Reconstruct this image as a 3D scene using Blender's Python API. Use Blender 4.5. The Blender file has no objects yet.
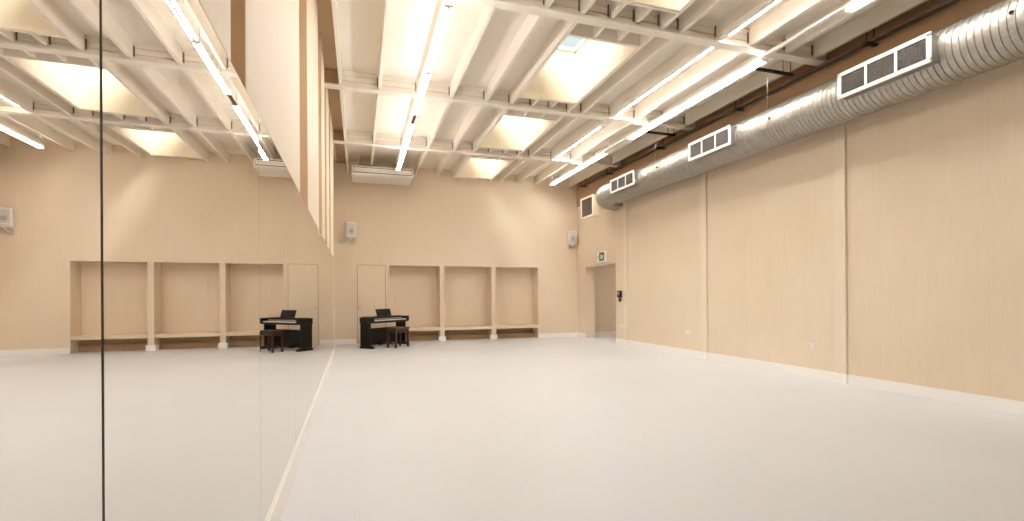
import bpy, bmesh, math, random
from mathutils import Vector, Matrix
R = math.radians
random.seed(4)
S = bpy.context.scene
COL = S.collection

# ------------------------------------------------------------------ materials
def mat(name, col, rough=.5, metal=0., spec=.5, coat=0.):
    m = bpy.data.materials.new(name); m.use_nodes = True
    b = m.node_tree.nodes['Principled BSDF']
    b.inputs['Base Color'].default_value = (*col, 1)
    b.inputs['Roughness'].default_value = rough
    b.inputs['Metallic'].default_value = metal
    b.inputs['Specular IOR Level'].default_value = spec
    b.inputs['Coat Weight'].default_value = coat
    return m
def N(m, t): return m.node_tree.nodes.new(t)
def L(m, a, b): m.node_tree.links.new(a, b)

def wood(name, a, b, rough=.55, stretch=(9, 9, .7), seams=None, spec=.3, detail=5):
    """birch-ply / painted timber: long soft grain, blotches, optional board seams"""
    m = mat(name, a, rough, spec=spec); bs = m.node_tree.nodes['Principled BSDF']
    tc = N(m, 'ShaderNodeTexCoord'); mp = N(m, 'ShaderNodeMapping')
    mp.inputs['Scale'].default_value = stretch
    L(m, tc.outputs['Object'], mp.inputs['Vector'])
    n1 = N(m, 'ShaderNodeTexNoise'); n1.inputs['Scale'].default_value = 2.2
    n1.inputs['Detail'].default_value = detail; n1.inputs['Roughness'].default_value = .6
    n1.inputs['Distortion'].default_value = .6
    L(m, mp.outputs[0], n1.inputs['Vector'])
    n2 = N(m, 'ShaderNodeTexNoise'); n2.inputs['Scale'].default_value = .8; n2.inputs['Detail'].default_value = 2
    L(m, tc.outputs['Object'], n2.inputs['Vector'])
    ad = N(m, 'ShaderNodeMath'); ad.operation = 'ADD'
    L(m, n1.outputs[0], ad.inputs[0]); L(m, n2.outputs[0], ad.inputs[1])
    rp = N(m, 'ShaderNodeValToRGB'); e = rp.color_ramp.elements
    e[0].position = .7; e[0].color = (*b, 1); e[1].position = 1.25; e[1].color = (*a, 1)
    mr = N(m, 'ShaderNodeMapRange'); mr.inputs['From Min'].default_value = .6; mr.inputs['From Max'].default_value = 1.4
    L(m, ad.outputs[0], mr.inputs['Value']); e[0].position = .1; e[1].position = .9
    L(m, mr.outputs[0], rp.inputs[0])
    out = rp.outputs[0]
    if seams:
        axis, wid, hei = seams
        sp = N(m, 'ShaderNodeSeparateXYZ'); L(m, tc.outputs['Object'], sp.inputs[0])
        cb = N(m, 'ShaderNodeCombineXYZ'); L(m, sp.outputs[axis], cb.inputs[0]); L(m, sp.outputs['Z'], cb.inputs[1])
        br = N(m, 'ShaderNodeTexBrick'); br.offset = 0; br.squash = 1
        br.inputs['Scale'].default_value = 1; br.inputs['Brick Width'].default_value = wid
        br.inputs['Row Height'].default_value = hei; br.inputs['Mortar Size'].default_value = .003
        br.inputs['Mortar Smooth'].default_value = 0; br.inputs['Bias'].default_value = 0
        br.inputs['Color1'].default_value = (1, 1, 1, 1); br.inputs['Color2'].default_value = (.975, .97, .965, 1)
        br.inputs['Mortar'].default_value = (.93, .915, .895, 1)
        L(m, cb.outputs[0], br.inputs['Vector'])
        mx = N(m, 'ShaderNodeMix'); mx.data_type = 'RGBA'; mx.blend_type = 'MULTIPLY'; mx.inputs[0].default_value = 1
        L(m, out, mx.inputs[6]); L(m, br.outputs[0], mx.inputs[7]); out = mx.outputs[2]
    L(m, out, bs.inputs['Base Color'])
    return m

PLY_A, PLY_B = (.765, .652, .512), (.72, .602, .458)
ply_r = wood('birch_ply_right', PLY_A, PLY_B, seams=('Y', 1.2, 2.44))
ply_b = wood('birch_ply_back', PLY_A, PLY_B)
ply = wood('birch_ply', PLY_A, PLY_B)
ply_pale = wood('birch_ply_pale', (.77, .68, .55), (.735, .635, .50))
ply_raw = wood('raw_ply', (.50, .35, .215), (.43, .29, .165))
ply_bench = wood('bench_ply', (.755, .65, .505), (.72, .61, .46), stretch=(.7, 9, 9))
cream = wood('cream_painted_timber', (.855, .815, .745), (.82, .77, .69), stretch=(7, .5, 7), rough=.6)
deckm = wood('painted_deck_boards', (.83, .78, .70), (.775, .715, .62), stretch=(1.2, 14, 3), rough=.7)
white = mat('white_paint', (.87, .855, .83), .45)
plastic = mat('white_plastic', (.80, .77, .72), .35)
greyp = mat('pale_grey_fabric', (.62, .60, .56), .7)
darkslot = mat('dark_slot', (.035, .028, .022), .6)
hangm = mat('dark_hanger_steel', (.17, .13, .10), .6, .3)
blacks = mat('black_steel', (.03, .027, .025), .5, .5)
cable = mat('dark_cable', (.045, .035, .03), .6)
glyph = mat('exit_sign_green', (.012, .10, .065), .4)
signw = mat('exit_sign_white', (.86, .86, .82), .35)
brass = mat('satin_steel', (.55, .50, .43), .3, 1.)
chrome = mat('bright_strip', (.75, .70, .62), .25, 1.)

# floor: pale dance vinyl
vinyl = mat('dance_vinyl', (.76, .715, .675), .42, spec=.35)
def vin():
    m = vinyl; bs = m.node_tree.nodes['Principled BSDF']
    tc = N(m, 'ShaderNodeTexCoord')
    n = N(m, 'ShaderNodeTexNoise'); n.inputs['Scale'].default_value = .55; n.inputs['Detail'].default_value = 6
    L(m, tc.outputs['Object'], n.inputs['Vector'])
    rp = N(m, 'ShaderNodeValToRGB'); e = rp.color_ramp.elements
    e[0].position = .3; e[0].color = (.635, .645, .665, 1); e[1].position = .7; e[1].color = (.67, .68, .70, 1)
    L(m, n.outputs[0], rp.inputs[0])
    sp = N(m, 'ShaderNodeSeparateXYZ'); L(m, tc.outputs['Object'], sp.inputs[0])
    dv = N(m, 'ShaderNodeMath'); dv.operation = 'MULTIPLY'; dv.inputs[1].default_value = 1/1.5
    L(m, sp.outputs['X'], dv.inputs[0])
    fr = N(m, 'ShaderNodeMath'); fr.operation = 'FRACT'; L(m, dv.outputs[0], fr.inputs[0])
    lt = N(m, 'ShaderNodeMath'); lt.operation = 'LESS_THAN'; lt.inputs[1].default_value = .004; L(m, fr.outputs[0], lt.inputs[0])
    mx = N(m, 'ShaderNodeMix'); mx.data_type = 'RGBA'; mx.inputs[7].default_value = (.625, .632, .65, 1)
    L(m, lt.outputs[0], mx.inputs[0]); L(m, rp.outputs[0], mx.inputs[6]); L(m, mx.outputs[2], bs.inputs['Base Color'])
    n2 = N(m, 'ShaderNodeTexNoise'); n2.inputs['Scale'].default_value = 3; n2.inputs['Detail'].default_value = 4
    mr = N(m, 'ShaderNodeMapRange'); mr.inputs['To Min'].default_value = .36; mr.inputs['To Max'].default_value = .52
    L(m, tc.outputs['Object'], n2.inputs['Vector']); L(m, n2.outputs[0], mr.inputs['Value']); L(m, mr.outputs[0], bs.inputs['Roughness'])
vin()

# galvanised spiral duct
galv = mat('galvanised_steel', (.62, .60, .55), .34, .92)
def gal():
    m = galv; bs = m.node_tree.nodes['Principled BSDF']
    tc = N(m, 'ShaderNodeTexCoord')
    v = N(m, 'ShaderNodeTexVoronoi'); v.inputs['Scale'].default_value = 26
    L(m, tc.outputs['Object'], v.inputs['Vector'])
    rp = N(m, 'ShaderNodeValToRGB'); e = rp.color_ramp.elements
    e[0].color = (.36, .345, .31, 1); e[1].color = (.47, .455, .415, 1)
    L(m, v.outputs['Color'], rp.inputs[0]); L(m, rp.outputs[0], bs.inputs['Base Color'])
    mr = N(m, 'ShaderNodeMapRange'); mr.inputs['To Min'].default_value = .34; mr.inputs['To Max'].default_value = .52
    L(m, v.outputs['Color'], mr.inputs['Value']); L(m, mr.outputs[0], bs.inputs['Roughness'])
gal()

mirror = mat('mirror_glass', (.90, .885, .86), .0, 1.)
def emit(name, col, s):
    m = bpy.data.materials.new(name); m.use_nodes = True; nt = m.node_tree; nt.nodes.clear()
    o = nt.nodes.new('ShaderNodeOutputMaterial'); e = nt.nodes.new('ShaderNodeEmission')
    e.inputs[0].default_value = (*col, 1); e.inputs[1].default_value = s
    nt.links.new(e.outputs[0], o.inputs[0]); return m
TUBE = 84.
tube = emit('lit_lamp_tube', (1, .965, .93), TUBE)
tube_top = emit('lit_lamp_back', (1, .965, .93), TUBE*.40)
def glassm():
    m = bpy.data.materials.new('skylight_glass'); m.use_nodes = True; nt = m.node_tree; nt.nodes.clear()
    o = nt.nodes.new('ShaderNodeOutputMaterial'); t = nt.nodes.new('ShaderNodeBsdfTransparent')
    g = nt.nodes.new('ShaderNodeBsdfGlossy'); g.inputs['Roughness'].default_value = .02
    
    t.inputs[0].default_value = (.93, .96, .96, 1)
    x = nt.nodes.new('ShaderNodeMixShader'); x.inputs[0].default_value = .05
    nt.links.new(t.outputs[0], x.inputs[1]); nt.links.new(g.outputs[0], x.inputs[2]); nt.links.new(x.outputs[0], o.inputs[0])
    return m
glass = glassm()

def dark_wood():
    m = wood('dark_rosewood_finish', (.013, .009, .008), (.008, .006, .005), rough=.38, stretch=(1, 1, 12), spec=.25); return m
pianom = dark_wood()
stoolm = wood('brown_stool_finish', (.06, .027, .02), (.04, .018, .014), rough=.4, stretch=(1, 12, 12), spec=.45)
seatm = mat('dark_brown_vinyl', (.045, .025, .02), .45)
ivory = mat('ivory_keys', (.85, .83, .78), .3)
ebony = mat('black_keys', (.012, .012, .012), .3)
panelm = mat('grey_control_panel', (.36, .34, .31), .35, .3)

# ------------------------------------------------------------------ mesh helpers
class MB:
    def __init__(s): s.bm = bmesh.new()
    def box(s, x0, x1, y0, y1, z0, z1, M=None, bev=0., seg=2):
        r = bmesh.ops.create_cube(s.bm, size=1.); vs = r['verts']
        for v in vs:
            v.co = Vector((x0+(v.co.x+.5)*(x1-x0), y0+(v.co.y+.5)*(y1-y0), z0+(v.co.z+.5)*(z1-z0)))
        if bev:
            es = list({e for v in vs for e in v.link_edges})
            rr = bmesh.ops.bevel(s.bm, geom=es, offset=bev, segments=seg, affect='EDGES', profile=.5)
            vs = list({v for f in rr['faces'] for v in f.verts} | {v for v in vs if v.is_valid})
        if M is not None:
            for v in vs: v.co = M @ v.co
        return s
    def tube(s, pts, r, n=12, cap=True):
        """round bar through points; r a number or a list"""
        pts = [Vector(p) for p in pts]; k = len(pts); rs = r if isinstance(r, (list, tuple)) else [r]*k
        rings = []; up = None
        for i in range(k):
            t = (pts[min(i+1, k-1)]-pts[max(i-1, 0)]).normalized()
            if up is None:
                a = Vector((0, 0, 1)) if abs(t.z) < .9 else Vector((1, 0, 0))
                up = (a - t*a.dot(t)).normalized()
            else: up = (up - t*up.dot(t)).normalized()
            sd = t.cross(up)
            rings.append([s.bm.verts.new(pts[i]+(up*math.cos(q)+sd*math.sin(q))*rs[i]) for q in (2*math.pi*j/n for j in range(n))])
        for a, b in zip(rings, rings[1:]):
            for j in range(n): s.bm.faces.new((a[j], a[(j+1) % n], b[(j+1) % n], b[j]))
        if cap: s.bm.faces.new(rings[0][::-1]); s.bm.faces.new(rings[-1])
        return s
    def prism(s, poly, axis, a, b):
        """2-D outline extruded along an axis"""
        def P(u, v, w): return {'X': (w, u, v), 'Y': (u, w, v), 'Z': (u, v, w)}[axis]
        A = [s.bm.verts.new(P(u, v, a)) for u, v in poly]; B = [s.bm.verts.new(P(u, v, b)) for u, v in poly]
        n = len(poly)
        for i in range(n): s.bm.faces.new((A[i], A[(i+1) % n], B[(i+1) % n], B[i]))
        s.bm.faces.new(A[::-1]); s.bm.faces.new(B); return s
    def build(s, name, m, parent=None, smooth=False, loc=None):
        bmesh.ops.recalc_face_normals(s.bm, faces=s.bm.faces)
        me = bpy.data.meshes.new(name); s.bm.to_mesh(me); s.bm.free()
        me.materials.append(m)
        if smooth:
            me.polygons.foreach_set('use_smooth', [True]*len(me.polygons))
            try: me.set_sharp_from_angle(angle=R(38))
            except Exception: pass
        o = bpy.data.objects.new(name, me); COL.objects.link(o)
        if parent: o.parent = parent
        if loc: o.location = loc
        return o

def tag(o, label, cat, group=None):
    o['label'] = label; o['category'] = cat
    if group: o['group'] = group
    return o
def thing(name, label, cat, loc=(0, 0, 0), rz=0, group=None):
    o = bpy.data.objects.new(name, None); COL.objects.link(o); o.empty_display_size = .1
    o.location = loc; o.rotation_euler = (0, 0, rz); return tag(o, label, cat, group)
def struct(o): o['kind'] = 'structure'; return o
def sempty(name, loc=(0, 0, 0)):
    o = bpy.data.objects.new(name, None); COL.objects.link(o); o.location = loc; o['kind'] = 'structure'; return o
def copy_tree(o, parent=None):
    c = o.copy(); COL.objects.link(c)
    if parent: c.parent = parent
    for ch in list(o.children): copy_tree(ch, c)
    return c

# ------------------------------------------------------------------ dimensions
MX = -.45            # mirror plane
LX = -.62            # far-left limit of floor, ceiling and far wall
RX = 6.82            # right wall face
YB = 14.4            # far wall face
YF = -3.4            # wall behind the viewpoint
ZD = 5.12            # underside of roof deck
ZT = 2.235           # top of niches, cupboard door and doorway
BEAMS = [-.4, 2.6, 5.6, 8.6, 11.65]

YM1 = 11.4           # far end of the mirror
ZM = 2.195
SE = [-3.4, -1.9, -.4, 1.076, 2.595, 4.045, 5.5, 7.0, 8.5, 10.0, YM1]
SL = [.010, .010, .010, .0042, .0072, .0078, .0078, .0078, .0078, .0078]
def XM(y):
    """mirror plane: panels at slightly different angles, edge to edge"""
    x = -.449; y = max(min(y, YB), YF)
    if y < 1.076: return x - .010*(y-1.076)
    for k in range(3, len(SL)):
        e = SE[k+1] if k < len(SL)-1 else 99
        if y <= e: return x - SL[k]*(y-SE[k])
        x -= SL[k]*(SE[k+1]-SE[k])
def strip(b, y0, y1, d0, d1, z0, z1):
    """slab following the mirror line, from offset d0 to offset d1 off the mirror plane"""
    ys = sorted({y0, y1} | {e for e in SE if y0 < e < y1})
    for ya, yb in zip(ys, ys[1:]):
        e = 1e-6
        b.prism([(XM(ya+e)+d0, ya), (XM(ya+e)+d1, ya), (XM(yb-e)+d1, yb), (XM(yb-e)+d0, yb)], 'Z', z0, z1)
    return b
RCS = -.11           # depth of the recesses between the upper panels

# floor
struct(MB().box(LX-.1, 10.2, YF-.2, YB+.62, -.12, 0).build('floor', vinyl))

# ---- far wall with three niches
AL = [(.862, 2.315), (2.45, 3.904), (4.048, 5.433)]
def far_wall():
    b = MB(); T = .5; y0, y1 = YB, YB+T
    b.box(LX-.1, AL[0][0], y0, y1, 0, ZT)
    b.box(AL[0][1], AL[1][0], y0, y1, 0, ZT); b.box(AL[1][1], AL[2][0], y0, y1, 0, ZT)
    b.box(AL[2][1], 10.2, y0, y1, 0, ZT)
    b.box(LX-.1, 10.2, y0, y1, ZT, ZD+.1)
    b.box(LX-.1, 10.2, y1, y1+.08, 0, ZD+.1)
    return struct(b.build('wall_back', ply_b))
far_wall()
for a, c in AL:      # niche benches: fixed
    pass
def niche_bench(i, a, c, lab):
    t = thing('niche_bench', lab, 'bench', ((a+c)/2, YB, 0), 0, 'benches in the wall niches')
    w = (c-a)/2-.002
    MB().box(-w, w, .004, .495, .322, .415, bev=.004).build('seat', ply_bench, t)
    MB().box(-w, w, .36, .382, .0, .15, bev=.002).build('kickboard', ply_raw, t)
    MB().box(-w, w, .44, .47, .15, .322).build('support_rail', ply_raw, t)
    return t
niche_bench(0, *AL[0], 'pale plywood bench shelf in the left wall niche, behind the piano stool')
niche_bench(1, *AL[1], 'pale plywood bench shelf in the middle of the three wall niches')
niche_bench(2, *AL[2], 'pale plywood bench shelf in the right wall niche, toward the doorway')
# feet of the niche posts
b = MB()
for x0, x1 in ((AL[0][1], AL[1][0]), (AL[1][1], AL[2][0])):
    b.box(x0-.035, x1+.035, YB-.022, YB+.20, 0, .14, bev=.003)
b.box(AL[2][1]-.002, RX, YB-.022, YB, 0, .14, bev=.003)
b.box(XM(YB)+RCS, -.06, YB-.022, YB, 0, .14, bev=.003)
b.box(.775, AL[0][0]+.002, YB-.022, YB, 0, .14, bev=.003)
struct(b.build('baseboard_back', white))

# flush cupboard door in the far wall
d = MB().box(-.024, .738, YB-.009, YB+.002, .01, ZT-.004, bev=.002).build('door_1', ply); struct(d)
MB().box(-.034, -.024, YB-.006, YB+.001, 0, ZT+.006).box(.738, .748, YB-.006, YB+.001, 0, ZT+.006).box(-.034, .748, YB-.006, YB+.001, ZT-.004, ZT+.006).build('shadow_gap', mat('shadow_gap_brown', (.20, .125, .07), .7), d)
MB().tube([(.03, YB-.009, 1.045), (.03, YB-.05, 1.045)], .012).tube([(.03, YB-.05, 1.045), (-.04, YB-.05, 1.045)], .011).tube([(.03, YB-.008, 1.045), (.03, YB-.016, 1.045)], .026, 20).build('door_handle', brass, d, True)

# ---- right wall with the doorway, pilasters, plinth
DY0, DY1 = 11.95, 13.82
b = MB()
b.box(RX, RX+.32, YF-.2, DY0, 0, ZD+.1)
b.box(RX, RX+.32, DY1, YB, 0, ZD+.1)
b.box(RX, RX+.32, DY0, DY1, ZT, ZD+.1)
struct(b.build('wall_right', ply_r))
b = MB()   # lobby seen through the doorway
b.box(10.1, 10.2, YF-.2, YB, 0, ZD)
b.box(RX+.32, 10.1, 10.9, 11.0, 0, ZD)
b.box(RX+.30, 10.2, 10.9, YB, 2.75, 2.85)
struct(b.build('wall_lobby', ply))
struct(MB().box(RX+.32, 10.1, YB-.02, YB, 0, .14).build('baseboard_lobby', white))
b = MB()
for y in (-.74, 2.26, 5.265, 8.235, 11.30):
    b.box(RX-.04, RX, y, y+.17, 0, 4.22, bev=.002)
struct(b.build('trim_1', ply_pale))
b = MB()
prev = YF
b.box(RX-.018, RX, YF, DY0, 0, .14, bev=.003)
for y in (-.74, 2.26, 5.265, 8.235, 11.30): b.box(RX-.058, RX-.0, y-.018, y+.188, 0, .14, bev=.003)
b.box(RX-.018, RX, DY1, YB-.022, 0, .14, bev=.003)
struct(b.build('baseboard_right', white))

struct(MB().box(RX-.012, RX, YF, YB, 4.22, ZD).build('trim_4', wood('brown_band_ply', (.42, .27, .16), (.36, .22, .12), stretch=(.7, .7, 9))))  # darker brown board band along the top of the right wall
# ---- wall behind the viewpoint
struct(MB().box(LX-.1, 10.2, YF-.2, YF, 0, ZD+.1).build('wall_front', ply_b))

# ---- left wall above and behind the mirror; the wall runs very slightly out of square
b = MB()
strip(b, YF-.2, YF, -.3, RCS, 0, ZD+.1)
strip(b, YF, YB, -.3, RCS, 0, ZD+.1)
strip(b, YF, YM1, RCS, -.012, 0, ZM)
for y0, y1 in ((YF, -.85), (-.45, 2.055), (2.325, 4.475), (5.207, 6.80), (7.45, 8.2), (8.75, 9.6), (10.1, YM1)):
    strip(b, y0, y1, RCS, 0, ZM, ZD)
struct(b.build('wall_left', ply_pale))
b = MB()
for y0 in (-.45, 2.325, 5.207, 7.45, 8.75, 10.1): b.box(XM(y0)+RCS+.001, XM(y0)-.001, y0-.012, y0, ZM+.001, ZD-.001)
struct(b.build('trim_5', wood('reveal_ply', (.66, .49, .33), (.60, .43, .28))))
struct(strip(MB(), YM1, YM1+.04, RCS, .012, 0, ZD).build('trim_2', ply_pale))
struct(strip(MB(), YF, YM1, 0, .014, 0, .15).build('trim_3', white))
NAMES = ['hindmost mirror panel, past the left edge of the frame behind the viewpoint',
 'mirror panel past the left edge of the frame, two before the dark joint',
 'nearest wall mirror panel, left of the dark vertical joint',
 'wide mirror panel just right of the dark joint, reflecting the wall niches',
 'mirror panel reflecting the piano stool and keyboard end of the piano',
 'mirror panel reflecting the left end of the piano',
 'narrow-looking mirror panel just beyond the one with the piano reflection',
 'third mirror panel from the far plywood edge strip',
 'second mirror panel from the far plywood edge strip',
 'farthest mirror panel, ending at the plywood edge strip', ]
for k, lab in enumerate(NAMES):
    g0 = .005 if k == 3 else .0012; g1 = .005 if k == 2 else .0012
    ya, yb = SE[k]+g0, SE[k+1]-g1
    o = strip(MB(), ya, yb, -.0058, 0, .151, ZM-.004).build('mirror_panel', mirror)
    tag(o, lab, 'mirror', 'mirror panels along the left wall')
tag(strip(MB(), 1.0715, 1.0805, -.008, -.004, .151, ZM-.004).build('joint_strip', cable), 'dark vertical strip in the joint between the two nearest mirror panels', 'joint strip')

# ------------------------------------------------------------------ ceiling
SKX = (2.75, 3.84)
SKY = [(-2.9, -.9), (.1, 2.1), (3.1, 5.13), (6.08, 8.13), (9.1, 11.14), (12.12, 14.1)]
b = MB()
b.box(LX-.25, SKX[0]-.02, YF-.2, YB+.5, ZD, ZD+.12); b.box(SKX[1]+.02, RX+.3, YF-.2, YB+.5, ZD, ZD+.12)
prev = YF-.2
for y0, y1 in SKY: b.box(SKX[0]-.02, SKX[1]+.02, prev, y0-.02, ZD, ZD+.12); prev = y1+.02
b.box(SKX[0]-.02, SKX[1]+.02, prev, YB+.5, ZD, ZD+.12)
ceiling = struct(b.build('ceiling', deckm))
JX = [-.265, .365, 1.01, 1.60, 2.235, 2.715, 3.875, 4.18, 4.80, 5.36, 6.02, 6.56]
W = .026
edges = [YF] + BEAMS + [YB]
for i in range(len(edges)-1):
    y0 = edges[i]+(.05 if i else 0); y1 = edges[i+1]-(.05 if i < len(edges)-2 else 0)
    for x in JX:
        w = W*(1.5 if x == 4.80 else 1)
        MB().box(x-w, x+w, y0, y1, 4.862, ZD).build('joist', cream, ceiling)
    s0, s1 = SKY[i]
    for x in (3.13, 3.50):     # short stubs between beam and skylight trimmer
        if s0-y0 > .1: MB().box(x-.022, x+.022, y0, s0-.05, 4.88, ZD).build('stub_joist', cream, ceiling)
        if y1-s1 > .1: MB().box(x-.022, x+.022, s1+.05, y1, 4.88, ZD).build('stub_joist', cream, ceiling)
    for ya, yb in ((s0-.06, s0-.021), (s1+.021, s1+.06)):
        MB().box(SKX[0]-.01, SKX[1]+.01, ya, min(yb, YB), 4.862, ZD).build('skylight_trimmer', cream, ceiling)
for y in BEAMS:
    bm_ = MB()
    bm_.box(XM(y)+RCS+.003, RX-.002, y-.075, y+.075, 4.822, 4.855, bev=.003)
    beam = bm_.build('beam', cream, ceiling)
    wb = MB()
    for z0, z1, dy in ((4.857, 4.938, 0), (4.946, 5.028, .003), (5.036, 5.118, 0)):
        wb.box(-.24, RX-.004, y-.024-dy, y+.024+dy, z0, z1)
    wb.build('web_boards', cream, beam)
    MB().box(XM(y)+RCS+.003, -.292, y-.03, y+.03, 4.857, 5.118).build('infill_board', ply_raw, beam)
    hb = MB()
    for x in JX[1:]+[3.13, 3.50]:
        hb.box(x-.046, x-.032, y-.045, y-.026, 4.91, 5.06)
    hb.build('joist_hanger', hangm, beam)
# darker brown boards over the narrow bay by the left wall
MB().box(LX+.075, -.293, YF, YB-.002, ZD-.012, ZD-.001).build('edge_boarding', wood('brown_edge_boards', (.56, .42, .28), (.49, .355, .225), stretch=(1.2, 14, 3), rough=.7), ceiling)

# skylights
for i, (y0, y1) in enumerate(SKY):
    w = sempty('window_%d' % (i+1), ((SKX[0]+SKX[1])/2, (y0+y1)/2, 4.9))
    hx, hy = (SKX[1]-SKX[0])/2, (y1-y0)/2; t = .02; zt = .90
    l = MB()
    l.box(-hx-t, -hx, -hy-t, hy+t, -.03, zt); l.box(hx, hx+t, -hy-t, hy+t, -.03, zt)
    l.box(-hx, hx, -hy-t, -hy, -.03, zt); l.box(-hx, hx, hy, hy+t, -.03, zt)
    l.build('well_lining', wood('skylight_ply', (.80, .70, .56), (.77, .655, .505)) if i == 0 else bpy.data.materials['skylight_ply'], w)
    f = MB()
    for a in (-1, 1):
        f.box(a*hx-.03, a*hx+.03, -hy-.03, hy+.03, zt, zt+.06); f.box(-hx-.03, hx+.03, a*hy-.03, a*hy+.03, zt, zt+.06)
    f.build('window_frame', white, w)
    MB().box(-hx, hx, -hy, hy, zt+.025, zt+.031).build('glass_pane', glass, w)

# ------------------------------------------------------------------ strip lights
def make_batten(Lh, label, shade, twin=True, wires=False):
    """twin-tube batten: slim spine, two lit tubes, end caps; local Y along the fitting, top at z = 0"""
    t = thing('hanging_strip_light', label, 'strip light', (0, 0, 0), 0, None)
    MB().box(-.014, .014, -Lh/2, Lh/2, -.055, 0, bev=.003).build('spine', white, t)
    for q in ((-1, 1) if twin else (-1,)):
        y0, y1, r, cx, cz = -Lh/2+.03, Lh/2-.03, (.0125 if twin else .02), q*.029, -.04
        MB().prism([(cx+r*math.cos(R(180+a)), cz+r*math.sin(R(180+a))) for a in range(0, 181, 15)], 'Y', y0, y1).build('lamp_tube', tube, t, True)
        MB().prism([(cx+r*math.cos(R(a)), cz+.0004+r*math.sin(R(a))) for a in range(0, 181, 15)], 'Y', y0, y1).build('tube_back', tube_top, t, True)
    if shade:    # closed side that keeps the light off the duct-side wall
        MB().box(.046, .052, -Lh/2, Lh/2, -.058, -.001, bev=.001).build('side_reflector', white, t)
        MB().box(.0, .046, -Lh/2, Lh/2, -.006, -.001).build('top_plate', white, t)
    if wires:
        for y in (-Lh*.32, Lh*.32): MB().tube([(.03, y, -.01), (.035, y, .321)], .004, 6).build('suspension_wire', brass, t)
    for q in (-1, 1):
        y = q*(Lh/2-.015)
        MB().box(-.047, .045, y-.013, y+.013, -.058, -.004, bev=.004).build('end_cap', plastic, t)
    return t
protos = {}
def batten(x, y0, y1, z, label, group):
    Lh = round(y1-y0, 3); k = (Lh, group)
    if k in protos: o = copy_tree(protos[k])
    else: o = protos[k] = make_batten(Lh, label, group == G3, group != G2, group == G1)
    o.location = (x, (y0+y1)/2, z); tag(o, label, 'strip light', group); return o
G1, G2, G3 = 'strip lights in the row nearest the mirror', 'strip lights recessed between the joists', 'strip lights on the rail beside the duct'
ZL = 4.54
for (a, c), lab in zip([(10.71, 12.40), (9.0, 10.69), (6.92, 8.56), (5.26, 6.90), (3.60, 5.24), (1.94, 3.58)],
    ['farthest lit strip light of the mirror-side row, ending above the air conditioner',
     'lit strip light of the mirror-side row just beyond the short dark gap',
     'lit strip light of the mirror-side row on the near side of the dark gap',
     'lit strip light of the mirror-side row crossing the top edge of the frame',
     'strip light of the mirror-side row directly above the frame edge',
     'strip light of the mirror-side row nearest the viewpoint, out of the frame']):
    batten(.965, a, c, ZL, lab, G1)
# unlit connecting bar across the gap
tag(MB().box(.945, .985, 8.564, 8.996, ZL-.05, ZL, bev=.004).build('hanging_connector', hangm), 'short dark bar joining two strip lights of the mirror-side row', 'connector')
for (a, c), lab in zip([(5.72, 8.50), (9.20, 11.55), (2.72, 5.5)],
    ['lit strip light between joists left of the rail, nearer of the two seen',
     'lit strip light between joists left of the rail, farther of the two seen',
     'recessed strip light between joists above the frame edge']):
    batten(4.955, a, c, 4.965, lab, G2)
RZ = 4.775; RLX = 5.66
rail = thing('lighting_rail', 'long white rail hung below the joists beside the duct, carrying strip lights', 'lighting rail', (RLX, 5.2, RZ))
MB().box(-.03, .03, -8.5, 8.6, 0, .045, bev=.003).build('rail_channel', white, rail)
for yy in (-2.6, .4, 3.4, 5.0, 6.4, 8.52): MB().box(-.012, .012, yy-.012, yy+.012, .045, .34).build('drop_bracket', white, rail)
for (a, c), lab in zip([(12.08, 13.78), (10.36, 12.06), (7.46, 9.30), (5.60, 7.44), (2.52, 4.36)],
    ['farthest lit strip light on the rail beside the duct, its end near the far wall',
     'lit strip light on the duct-side rail, second from the far wall',
     'lit strip light on the duct-side rail, third from the far wall, past the plain gap',
     'lit strip light on the duct-side rail ending beside the middle beam bracket',
     'lit strip light on the duct-side rail cut by the top edge of the frame']):
    batten(RLX, a, c, RZ, lab, G3)

# ------------------------------------------------------------------ spiral duct
DX, DZ, DR = 6.35, 3.985, .302
duct = thing('ventilation_duct', 'large round galvanised spiral ventilation duct along the top of the right wall', 'duct', (DX, 0, DZ))
def duct_tube():
    pts, rs = [], []
    y = YF+.05; yend = 11.42; k = 0
    while y < yend:
        for dy, dr in ((0, 0), (.05, 0), (.054, .008), (.062, .008)):
            pts.append((0, y+dy, 0)); rs.append(DR+dr)
        y += .066
    c = .45
    for i in range(1, 13):
        a = R(90)*i/12
        pts.append((c-c*math.cos(a), y+c*math.sin(a), 0)); rs.append(DR+(.006 if i % 3 == 0 else 0))
    pts.append((c+.012, y+c, 0)); rs.append(DR)
    b = MB(); b.tube(pts, rs, 48, cap=False); return b
duct_tube().build('spiral_tube', galv, duct, True)
shadeg = mat('shaded_galvanised', (.30, .285, .255), .55, .7)  # galvanised steel darkened: shade under the vent boxes put into the colour
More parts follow.
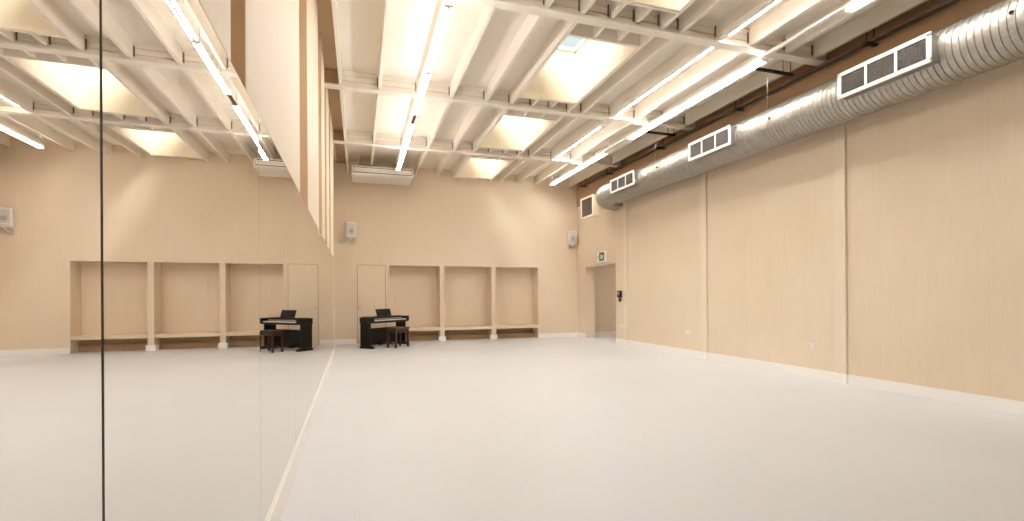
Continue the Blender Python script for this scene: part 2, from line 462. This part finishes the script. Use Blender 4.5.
def vent(yc):
    x0, x1 = -.425, -.10; h = .522; z0, z1 = -.143, .158
    vb = MB(); e = .012
    vb.box(x0+.02, x1, yc-h, yc+h, z0, z0+e); vb.box(x0+.02, x1, yc-h, yc+h, z1-e, z1)
    vb.box(x0+.02, x1, yc-h, yc-h+e, z0+e, z1-e); vb.box(x0+.02, x1, yc+h-e, yc+h, z0+e, z1-e)
    vb.box(x0+.06, x0+.07, yc-h+e, yc+h-e, z0+e, z1-e)
    box = vb.build('vent_box', shadeg, duct)
    fb = MB(); f = .032
    fb.box(x0, x0+.022, yc-h-.015, yc+h+.015, z1-f, z1+.015, bev=.003); fb.box(x0, x0+.022, yc-h-.015, yc+h+.015, z0-.015, z0+f, bev=.003)
    fb.box(x0, x0+.022, yc-h-.015, yc-h+f, z0, z1, bev=.003); fb.box(x0, x0+.022, yc+h-f, yc+h+.015, z0, z1, bev=.003)
    for q in (-1, 1): fb.box(x0, x0+.022, yc+q*h/3-.014, yc+q*h/3+.014, z0, z1, bev=.002)
    fb.build('vent_frame', white, box)
    gb = MB(); p = .025
    y = yc-h+f
    while y < yc+h-f:
        gb.box(x0+.012, x0+.034, y-.0025, y+.0025, z0+f, z1-f); y += p
    z = z0+f+.01
    while z < z1-f:
        gb.box(x0+.012, x0+.034, yc-h+f, yc+h-f, z-.0025, z+.0025); z += p
    gb.build('vent_grille', mat('grille_steel', (.22, .20, .18), .5, .5) if 'grille_steel' not in bpy.data.materials else bpy.data.materials['grille_steel'], box)
    MB().box(x0+.045, x0+.055, yc-h+e, yc+h-e, z0+e, z1-e).build('dark_backing', darkslot, box)
for yc in (1.19, 4.16, 7.13, 10.10): vent(yc)
for y in (3.0, 5.9, 8.85): 
    MB().tube([(-.26, y, .05), (-.31, y, .045)], .022, 12).tube([(-.31, y, .045), (-.33, y, .042)], .011, 8).build('hanger_bolt', blacks, duct, True)
# dark spigot under the duct end
MB().tube([(.02, 11.0, -.24), (.02, 11.0, -.36)], .10, 20).build('drain_spigot', hangm, duct, True)
# open grille box at the far end of the duct
O = Vector((6.05-DX, 12.19, 3.51-DZ)); T_ = Matrix.Translation(O)
rb = MB(); e = .02
for q in ((.03, .24, -.37, .37, 0, e), (.03, .24, -.37, .37, .55-e, .55), (.03, .24, -.37, -.37+e, e, .55-e), (.03, .24, .37-e, .37, e, .55-e), (.22, .24, -.35, .35, e, .53), (.24, .42, -.34, .2, .22, .54)): rb.box(*q, M=T_)
ra = rb.build('end_box', ply, duct); ra['label'] = 'square tan box with a dark grille at the far end of the duct'
rf = MB()
for q in ((0, .03, -.385, .385, -.015, .035), (0, .03, -.385, .385, .52, .565), (0, .03, -.385, -.335, .035, .52), (0, .03, .335, .385, .035, .52)): rf.box(*q, M=T_)
rf.build('end_frame', ply, ra)
MB().box(.10, .12, -.345, .345, .02, .53, M=T_).build('dark_backing', darkslot, ra)
g = MB()
for k in range(12): g.box(.02, .07, -.315+k*.057, -.31+k*.057, .035, .52, M=T_)
g.build('end_grille', hangm, ra)

# wires and struts that carry the duct
for y, lab in ((3.0, 'thin steel wire dropping to the duct near the right edge of the frame'), (5.9, 'thin steel wire dropping from the dark strut to the duct past the largest vent'), (8.85, 'thin steel wire dropping to the duct between the two farther vents')):
    t = thing('hanger_wire', lab, 'wire', (6.010, y, 4.058), 0, 'wires holding up the duct')
    MB().tube([(0, 0, .0), (0, 0, .69)], .004, 6).build('wire', brass, t)
    MB().tube([(0, 0, .68), (0, 0, .71)], .012, 8).build('ferrule', blacks, t)
    lab2 = {3.0: 'dark steel strut crossing to the cable tray above the frame edge', 5.9: 'dark steel strut from the rail to the cable tray beside the middle beam', 8.85: 'dark steel strut to the cable tray above the middle vent'}[y]
    st = thing('steel_strut', lab2, 'strut', (6.2, y, 4.74), 0, 'steel struts over the duct')
    MB().box(-.40, .31, -.02, .02, 0, .041, bev=.003).build('strut_channel', blacks, st)
    for x in (.12, .27): MB().tube([(x, 0, .04), (x, 0, .378)], .006, 6).build('threaded_rod', blacks, st)
    MB().box(-.36, -.34, -.012, .012, .041, .118).build('stand_off', white, st)

# cable tray by the right wall
tray = thing('cable_tray', 'dark cable tray running under the ceiling along the right wall', 'cable tray', (6.66, 0, 4.725))
b = MB(); b.box(-.05, .05, YF+.02, YB-.55, 0, .005); b.box(-.05, -.046, YF+.02, YB-.55, .005, .03); b.box(.046, .05, YF+.02, YB-.55, .005, .03)
b.build('tray_channel', mat('dull_tray_steel', (.12, .10, .085), .5, .6), tray)
for k, (x, z, r) in enumerate(((-.034, .02, .012), (-.008, .022, .013), (.02, .024, .013))):
    pts = [(x+random.uniform(-.004, .004), YF+.1+q*.3, z+random.uniform(0, .008)) for q in range(57)]
    MB().tube(pts, r, 8).build('cable', cable, tray, True)
for y in (-1.2, 1.2, 3.3, 4.8, 7.2, 9.6, 12.0, 13.6):
    h = MB(); 
    for x in (-.068, .068): h.tube([(x, y, -.012), (x, y, .393)], .008, 6)
    h.box(-.11, .11, y-.03, y+.03, -.025, 0); h.box(-.10, .10, y-.03, y+.03, .375, .394)
    h.build('tray_hanger', blacks, tray)

# ------------------------------------------------------------------ ceiling-hung air conditioner
ac = thing('air_conditioner', 'long white ceiling-hung air conditioner unit against the far wall', 'air conditioner', (.635, 13.13, 4.5))
prof = [(0, .035), (.02, .01), (.06, 0), (.90, .0), (1.0, .012), (1.04, .06), (1.04, .24), (.03, .24), (0, .21)]
MB().prism(prof, 'X', -.775, .775).build('casing', plastic, ac)
MB().box(-.74, .74, -.006, .012, .052, .195, bev=.004).build('front_panel', white, ac)
MB().box(-.735, .735, -.009, -.004, .180, .196).box(-.735, .735, -.009, -.004, .05, .066).box(-.738, -.73, -.009, -.004, .05, .196).box(.73, .738, -.009, -.004, .05, .196).build('outlet_slot', darkslot, ac)
MB().box(-.70, .70, -.016, -.006, .085, .16, bev=.003).build('louver', plastic, ac)
for s in (-1, 1):
    MB().prism([(.03, .03), (.95, .02), (1.0, .1), (.98, .22), (.05, .22)], 'X', s*.775, s*.787).build('end_cheek', white, ac)
MB().box(-.5, .5, .10, .90, -.006, .002, bev=.002).build('intake_grille', plastic, ac)
for x in (-.6, .6):
    for y in (.2, .85): MB().tube([(x, y, .24), (x, y, .615)], .008, 6).build('hanging_rod', brass, ac)

# ------------------------------------------------------------------ wall speakers
def speaker(loc, rz, label, plate):
    t = thing('wall_speaker', label, 'speaker', loc, rz, 'white wall speakers')
    # local: front is -Y, tilted a little downward
    M = Matrix.Translation((0, -.16, .22)) @ Matrix.Rotation(R(9), 4, 'X')
    MB().box(-.135, .135, -.09, .09, -.215, .215, M=M, bev=.02, seg=3).build('cabinet', plastic, t, True)
    MB().box(-.105, .105, -.097, -.088, -.13, .185, M=M, bev=.006).build('speaker_grille', greyp, t)
    c = MB(); q = [M @ Vector((0, -.099, -.02)), M @ Vector((0, -.101, -.02))]
    c.tube(q, .062, 20).build('woofer', mat('dim_cone', (.42, .40, .37), .6) if 'dim_cone' not in bpy.data.materials else bpy.data.materials['dim_cone'], t)
    MB().box(-.085, .085, -.099, -.09, -.19, -.16, M=M, bev=.002).build('badge_strip', greyp, t)
    br = MB().tube([(0, -.15, .02), (0, -.15, -.06), (0, -.10, -.08), (plate[0]*.5, -.05, -.07), (plate[0], -.02, plate[1])], .026, 10)
    br.box(-.05, .05, -.2, -.1, -.02, .03)
    br.build('bracket_arm', plastic, t, True)
    MB().tube([(plate[0], 0, plate[1]), (plate[0], -.022, plate[1]), (plate[0], -.03, plate[1])], [plate[2], plate[2], plate[2]*.9], 24).build('wall_plate', greyp, t, True)
    return t
speaker((-.235, YB, 2.985), R(12), 'white box speaker on a round bracket, on the far wall above the cupboard door', (-.20, -.06, .105))
speaker((6.60, YB, 2.985), R(-14), 'white box speaker on the far wall by the right corner, left of the exit sign', (-.06, -.10, .07))

lb = thing('lobby_fill_light', 'added square fill panel brightening the lobby beyond the doorway, out of view', 'fill light', (8.4, 12.8, 2.748))  # added light, never in view, brightens the lobby
MB().box(-.3, .3, -.3, .3, -.03, 0, bev=.004).build('housing', white, lb)
MB().box(-.27, .27, -.27, .27, -.036, -.03).build('diffuser', emit('lobby_fill_diffuser', (1, .94, .86), 16.), lb)
# ------------------------------------------------------------------ exit sign, sockets, device
ex = thing('exit_sign', 'small white emergency exit sign with a dark green pictogram above the doorway', 'sign', (RX, 12.74, 2.465))
MB().box(-.03, 0, -.25, .25, -.15, .16, bev=.006).build('sign_plate', signw, ex)
MB().box(-.034, -.029, -.17, .12, -.115, .125).build('green_field', glyph, ex)
# local +Y lies to the left as seen from the room
gl = MB()
gl.box(-.037, -.033, -.11, -.03, -.06, .06)                         # door
gl.build('door_symbol', signw, ex)
run = MB()
run.tube([(-.036, .035, .075), (-.037, .035, .075)], .016, 12)
for a, c, w in (((.03, .055), (.02, .0), .014), ((.02, .0), (.055, -.03), .01), ((.055, -.03), (.05, -.07), .01), ((.02, .0), (-.005, -.04), .01), ((-.005, -.04), (.0, -.07), .01), ((.03, .05), (.065, .03), .008), ((.03, .05), (-.005, .03), .008)):
    run.tube([(-.036, a[0], a[1]), (-.036, c[0], c[1])], w*.7, 6)
run.build('running_figure', signw, ex)
ar = MB(); ar.prism([(.225, 0), (.195, .035), (.195, -.035)], 'X', -.034, -.029); ar.box(-.034, -.029, .165, .197, -.012, .012); ar.build('arrow', glyph, ex)

def socket(y, z, label):
    t = thing('wall_socket', label, 'socket', (RX, y, z), 0, 'white double sockets on the right wall')
    MB().box(-.012, 0, -.073, .073, -.043, .043, bev=.004).build('plate', plastic, t)
    s = MB()
    for q in (-.037, .037):
        s.box(-.0135, -.0115, q-.003, q+.003, .008, .02); s.box(-.0135, -.0115, q-.016, q-.009, -.018, -.012); s.box(-.0135, -.0115, q+.009, q+.016, -.018, -.012)
    s.build('pin_holes', darkslot, t)
    MB().box(-.016, -.011, -.012, -.004, .012, .03).box(-.016, -.011, .004, .012, .012, .03).build('switch', plastic, t)
socket(5.86, .50, 'white double socket low on the right wall, nearest the viewer')
socket(8.86, .515, 'white double socket low on the right wall, midway along')
socket(11.62, .50, 'white double socket low on the right wall, right beside the doorway')
lo = thing('lobby_socket', 'tiny pale socket on the lobby wall seen through the doorway', 'socket', (7.42, YB, .52))
MB().box(-.075, .075, -.012, 0, -.045, .045, bev=.004).build('plate', plastic, lo)
MB().box(-.04, -.034, -.0135, -.011, .008, .02).box(.034, .04, -.0135, -.011, .008, .02).build('pin_holes', darkslot, lo)
wd = thing('wall_phone', 'small black device on the wall just right of the doorway', 'wall device', (RX, 11.70, 1.36))
MB().box(-.07, 0, -.085, .085, -.09, .10, bev=.02, seg=3).build('body', mat('black_plastic', (.02, .016, .014), .4), wd, True)
MB().box(-.05, 0, -.035, .035, -.20, -.115, bev=.012).build('lower_unit', bpy.data.materials['black_plastic'], wd, True)
MB().tube([(-.03, 0, -.12), (-.03, 0, -.08)], .012, 8).build('cord', bpy.data.materials['black_plastic'], wd)
MB().box(-.074, -.068, -.05, .05, -.01, .07, bev=.002).build('face_panel', panelm, wd)

# ------------------------------------------------------------------ digital piano
# local x along the keyboard (player's left to right), local -y toward the player
ang = math.atan2(.72, .69)
pn = thing('digital_piano', 'dark brown digital piano standing cornerwise by the far wall near the mirror', 'piano', (.675, 13.46, 0), ang)
PW = .695
for s in (-1, 1):
    x0, x1 = (s*PW-.02, s*PW+.02)
    MB().box(x0, x1, -.13, .20, .06, .74, bev=.006).build('side_panel', pianom, pn)
    MB().prism([(-.24, .0), (-.24, .035), (-.13, .07), (.17, .07), (.21, .05), (.21, 0)], 'X', s*PW-.035, s*PW+.035).build('foot', pianom, pn)
    MB().box(s*PW-.04, s*PW+.04, -.235, .205, .655, .80, bev=.012, seg=3).build('cheek_block', pianom, pn)
MB().box(-PW+.02, PW-.02,   .12, .14, .05, .50, bev=.003).build('back_panel', pianom, pn)
MB().box(-PW+.035, PW-.035, -.235, .205, .645, .685, bev=.005).build('key_bed', pianom, pn)
MB().box(-PW+.04, PW-.04, -.02, .205, .685, .81, bev=.010, seg=3).build('top_case', pianom, pn)
MB().box(-PW+.045, PW-.045, -.055, -.02, .724, .758, bev=.004).build('control_panel', panelm, pn)
k = MB(); n = 52; w = (2*PW-.10)/n
for i in range(n): k.box(-PW+.05+i*w+.0006, -PW+.05+(i+1)*w-.0006, -.20, -.05,   .687, .722, bev=.001, seg=1)
k.build('white_keys', ivory, pn)
k = MB()
for i in range(n-1):
    if i % 7 in (0, 2, 3, 5, 6): k.box(-PW+.05+(i+1)*w-.005, -PW+.05+(i+1)*w+.005, -.145, -.05, .72, .733)
k.build('black_keys', ebony, pn)
MB().box(-PW+.045, PW-.045, -.232, -.205, .685, .70, bev=.003).build('key_slip', pianom, pn)
Mr = Matrix.Translation((.06, .07, .81)) @ Matrix.Rotation(R(-18), 4, 'X')
MB().box(-.285, .285, -.008, .008, 0, .20, M=Mr, bev=.006).box(-.25, .25, -.04, .0, 0, .012, M=Mr).build('music_rest', pianom, pn)
pd = MB().box(-.16, .16, -.02, .12, .045, .10, bev=.006)
pd.build('pedal_box', pianom, pn)
pp = MB()
for x in (-.07, 0, .07): pp.box(x-.012, x+.012, -.10, -.01, .055, .066, bev=.004)
pp.build('pedals', brass, pn)
MB().box(-PW+.03, PW-.03, -.03, .0, .035, .055, bev=.003).build('floor_rail', chrome, pn)

# stool
st = thing('piano_stool', 'dark brown wooden piano stool with padded seat in front of the piano', 'stool', (.985, 13.05, 0), ang)
MB().box(-.285, .285, -.165, .165, .475, .525, bev=.016, seg=3).build('seat_pad', seatm, st, True)
MB().box(-.27, .27, -.15, .15, .40, .476, bev=.004).build('apron', stoolm, st)
for sx in (-1, 1):
    for sy in (-1, 1):
        x, y = sx*.245, sy*.13
        lg = MB().box(x-.024, x+.024, y-.024, y+.024, .0, .44, bev=.004)
        lg.build('leg', stoolm, st)
    MB().box(sx*.245-.012, sx*.245+.012, -.106, .106, .10, .135, bev=.003).build('stretcher', stoolm, st)

# ------------------------------------------------------------------ light and world
W_ = bpy.data.worlds.new('sky'); S.world = W_; W_.use_nodes = True
bg = W_.node_tree.nodes['Background']; bg.inputs[0].default_value = (.90, .96, 1, 1); bg.inputs[1].default_value = .80
sd = bpy.data.lights.new('sun', 'SUN'); sd.energy = 12.; sd.angle = R(40); sd.color = (1, .97, .92)
so = bpy.data.objects.new('sun', sd); COL.objects.link(so)
so.rotation_euler = Vector((.64, .42, -.60)).to_track_quat('-Z', 'Y').to_euler()
so.location = (-8, 4, 12)

# ------------------------------------------------------------------ camera
cd = bpy.data.cameras.new('camera'); cam = bpy.data.objects.new('camera', cd); COL.objects.link(cam)
cd.sensor_width = 36; cd.sensor_fit = 'HORIZONTAL'; cd.lens = 484/1024*36
cd.shift_y = (297.09-260.5)/1024; cd.clip_start = .02
cam.matrix_world = Matrix.Translation((0, 0, 1.3)) @ Matrix.Rotation(-R(17.5966), 4, 'Z') @ Matrix.Rotation(R(90), 4, 'X') @ Matrix.Rotation(-.0059, 4, 'Z')
S.camera = cam
S.view_settings.view_transform = 'Standard'; S.view_settings.look = 'None'
S.view_settings.gamma = 1; S.view_settings.exposure = .17; S.view_settings.use_curve_mapping = False
S.cycles.max_bounces = 14; S.cycles.diffuse_bounces = 10; S.cycles.glossy_bounces = 6; S.cycles.transparent_max_bounces = 12
S.cycles.sample_clamp_indirect = 8
S.cycles.use_denoising = True
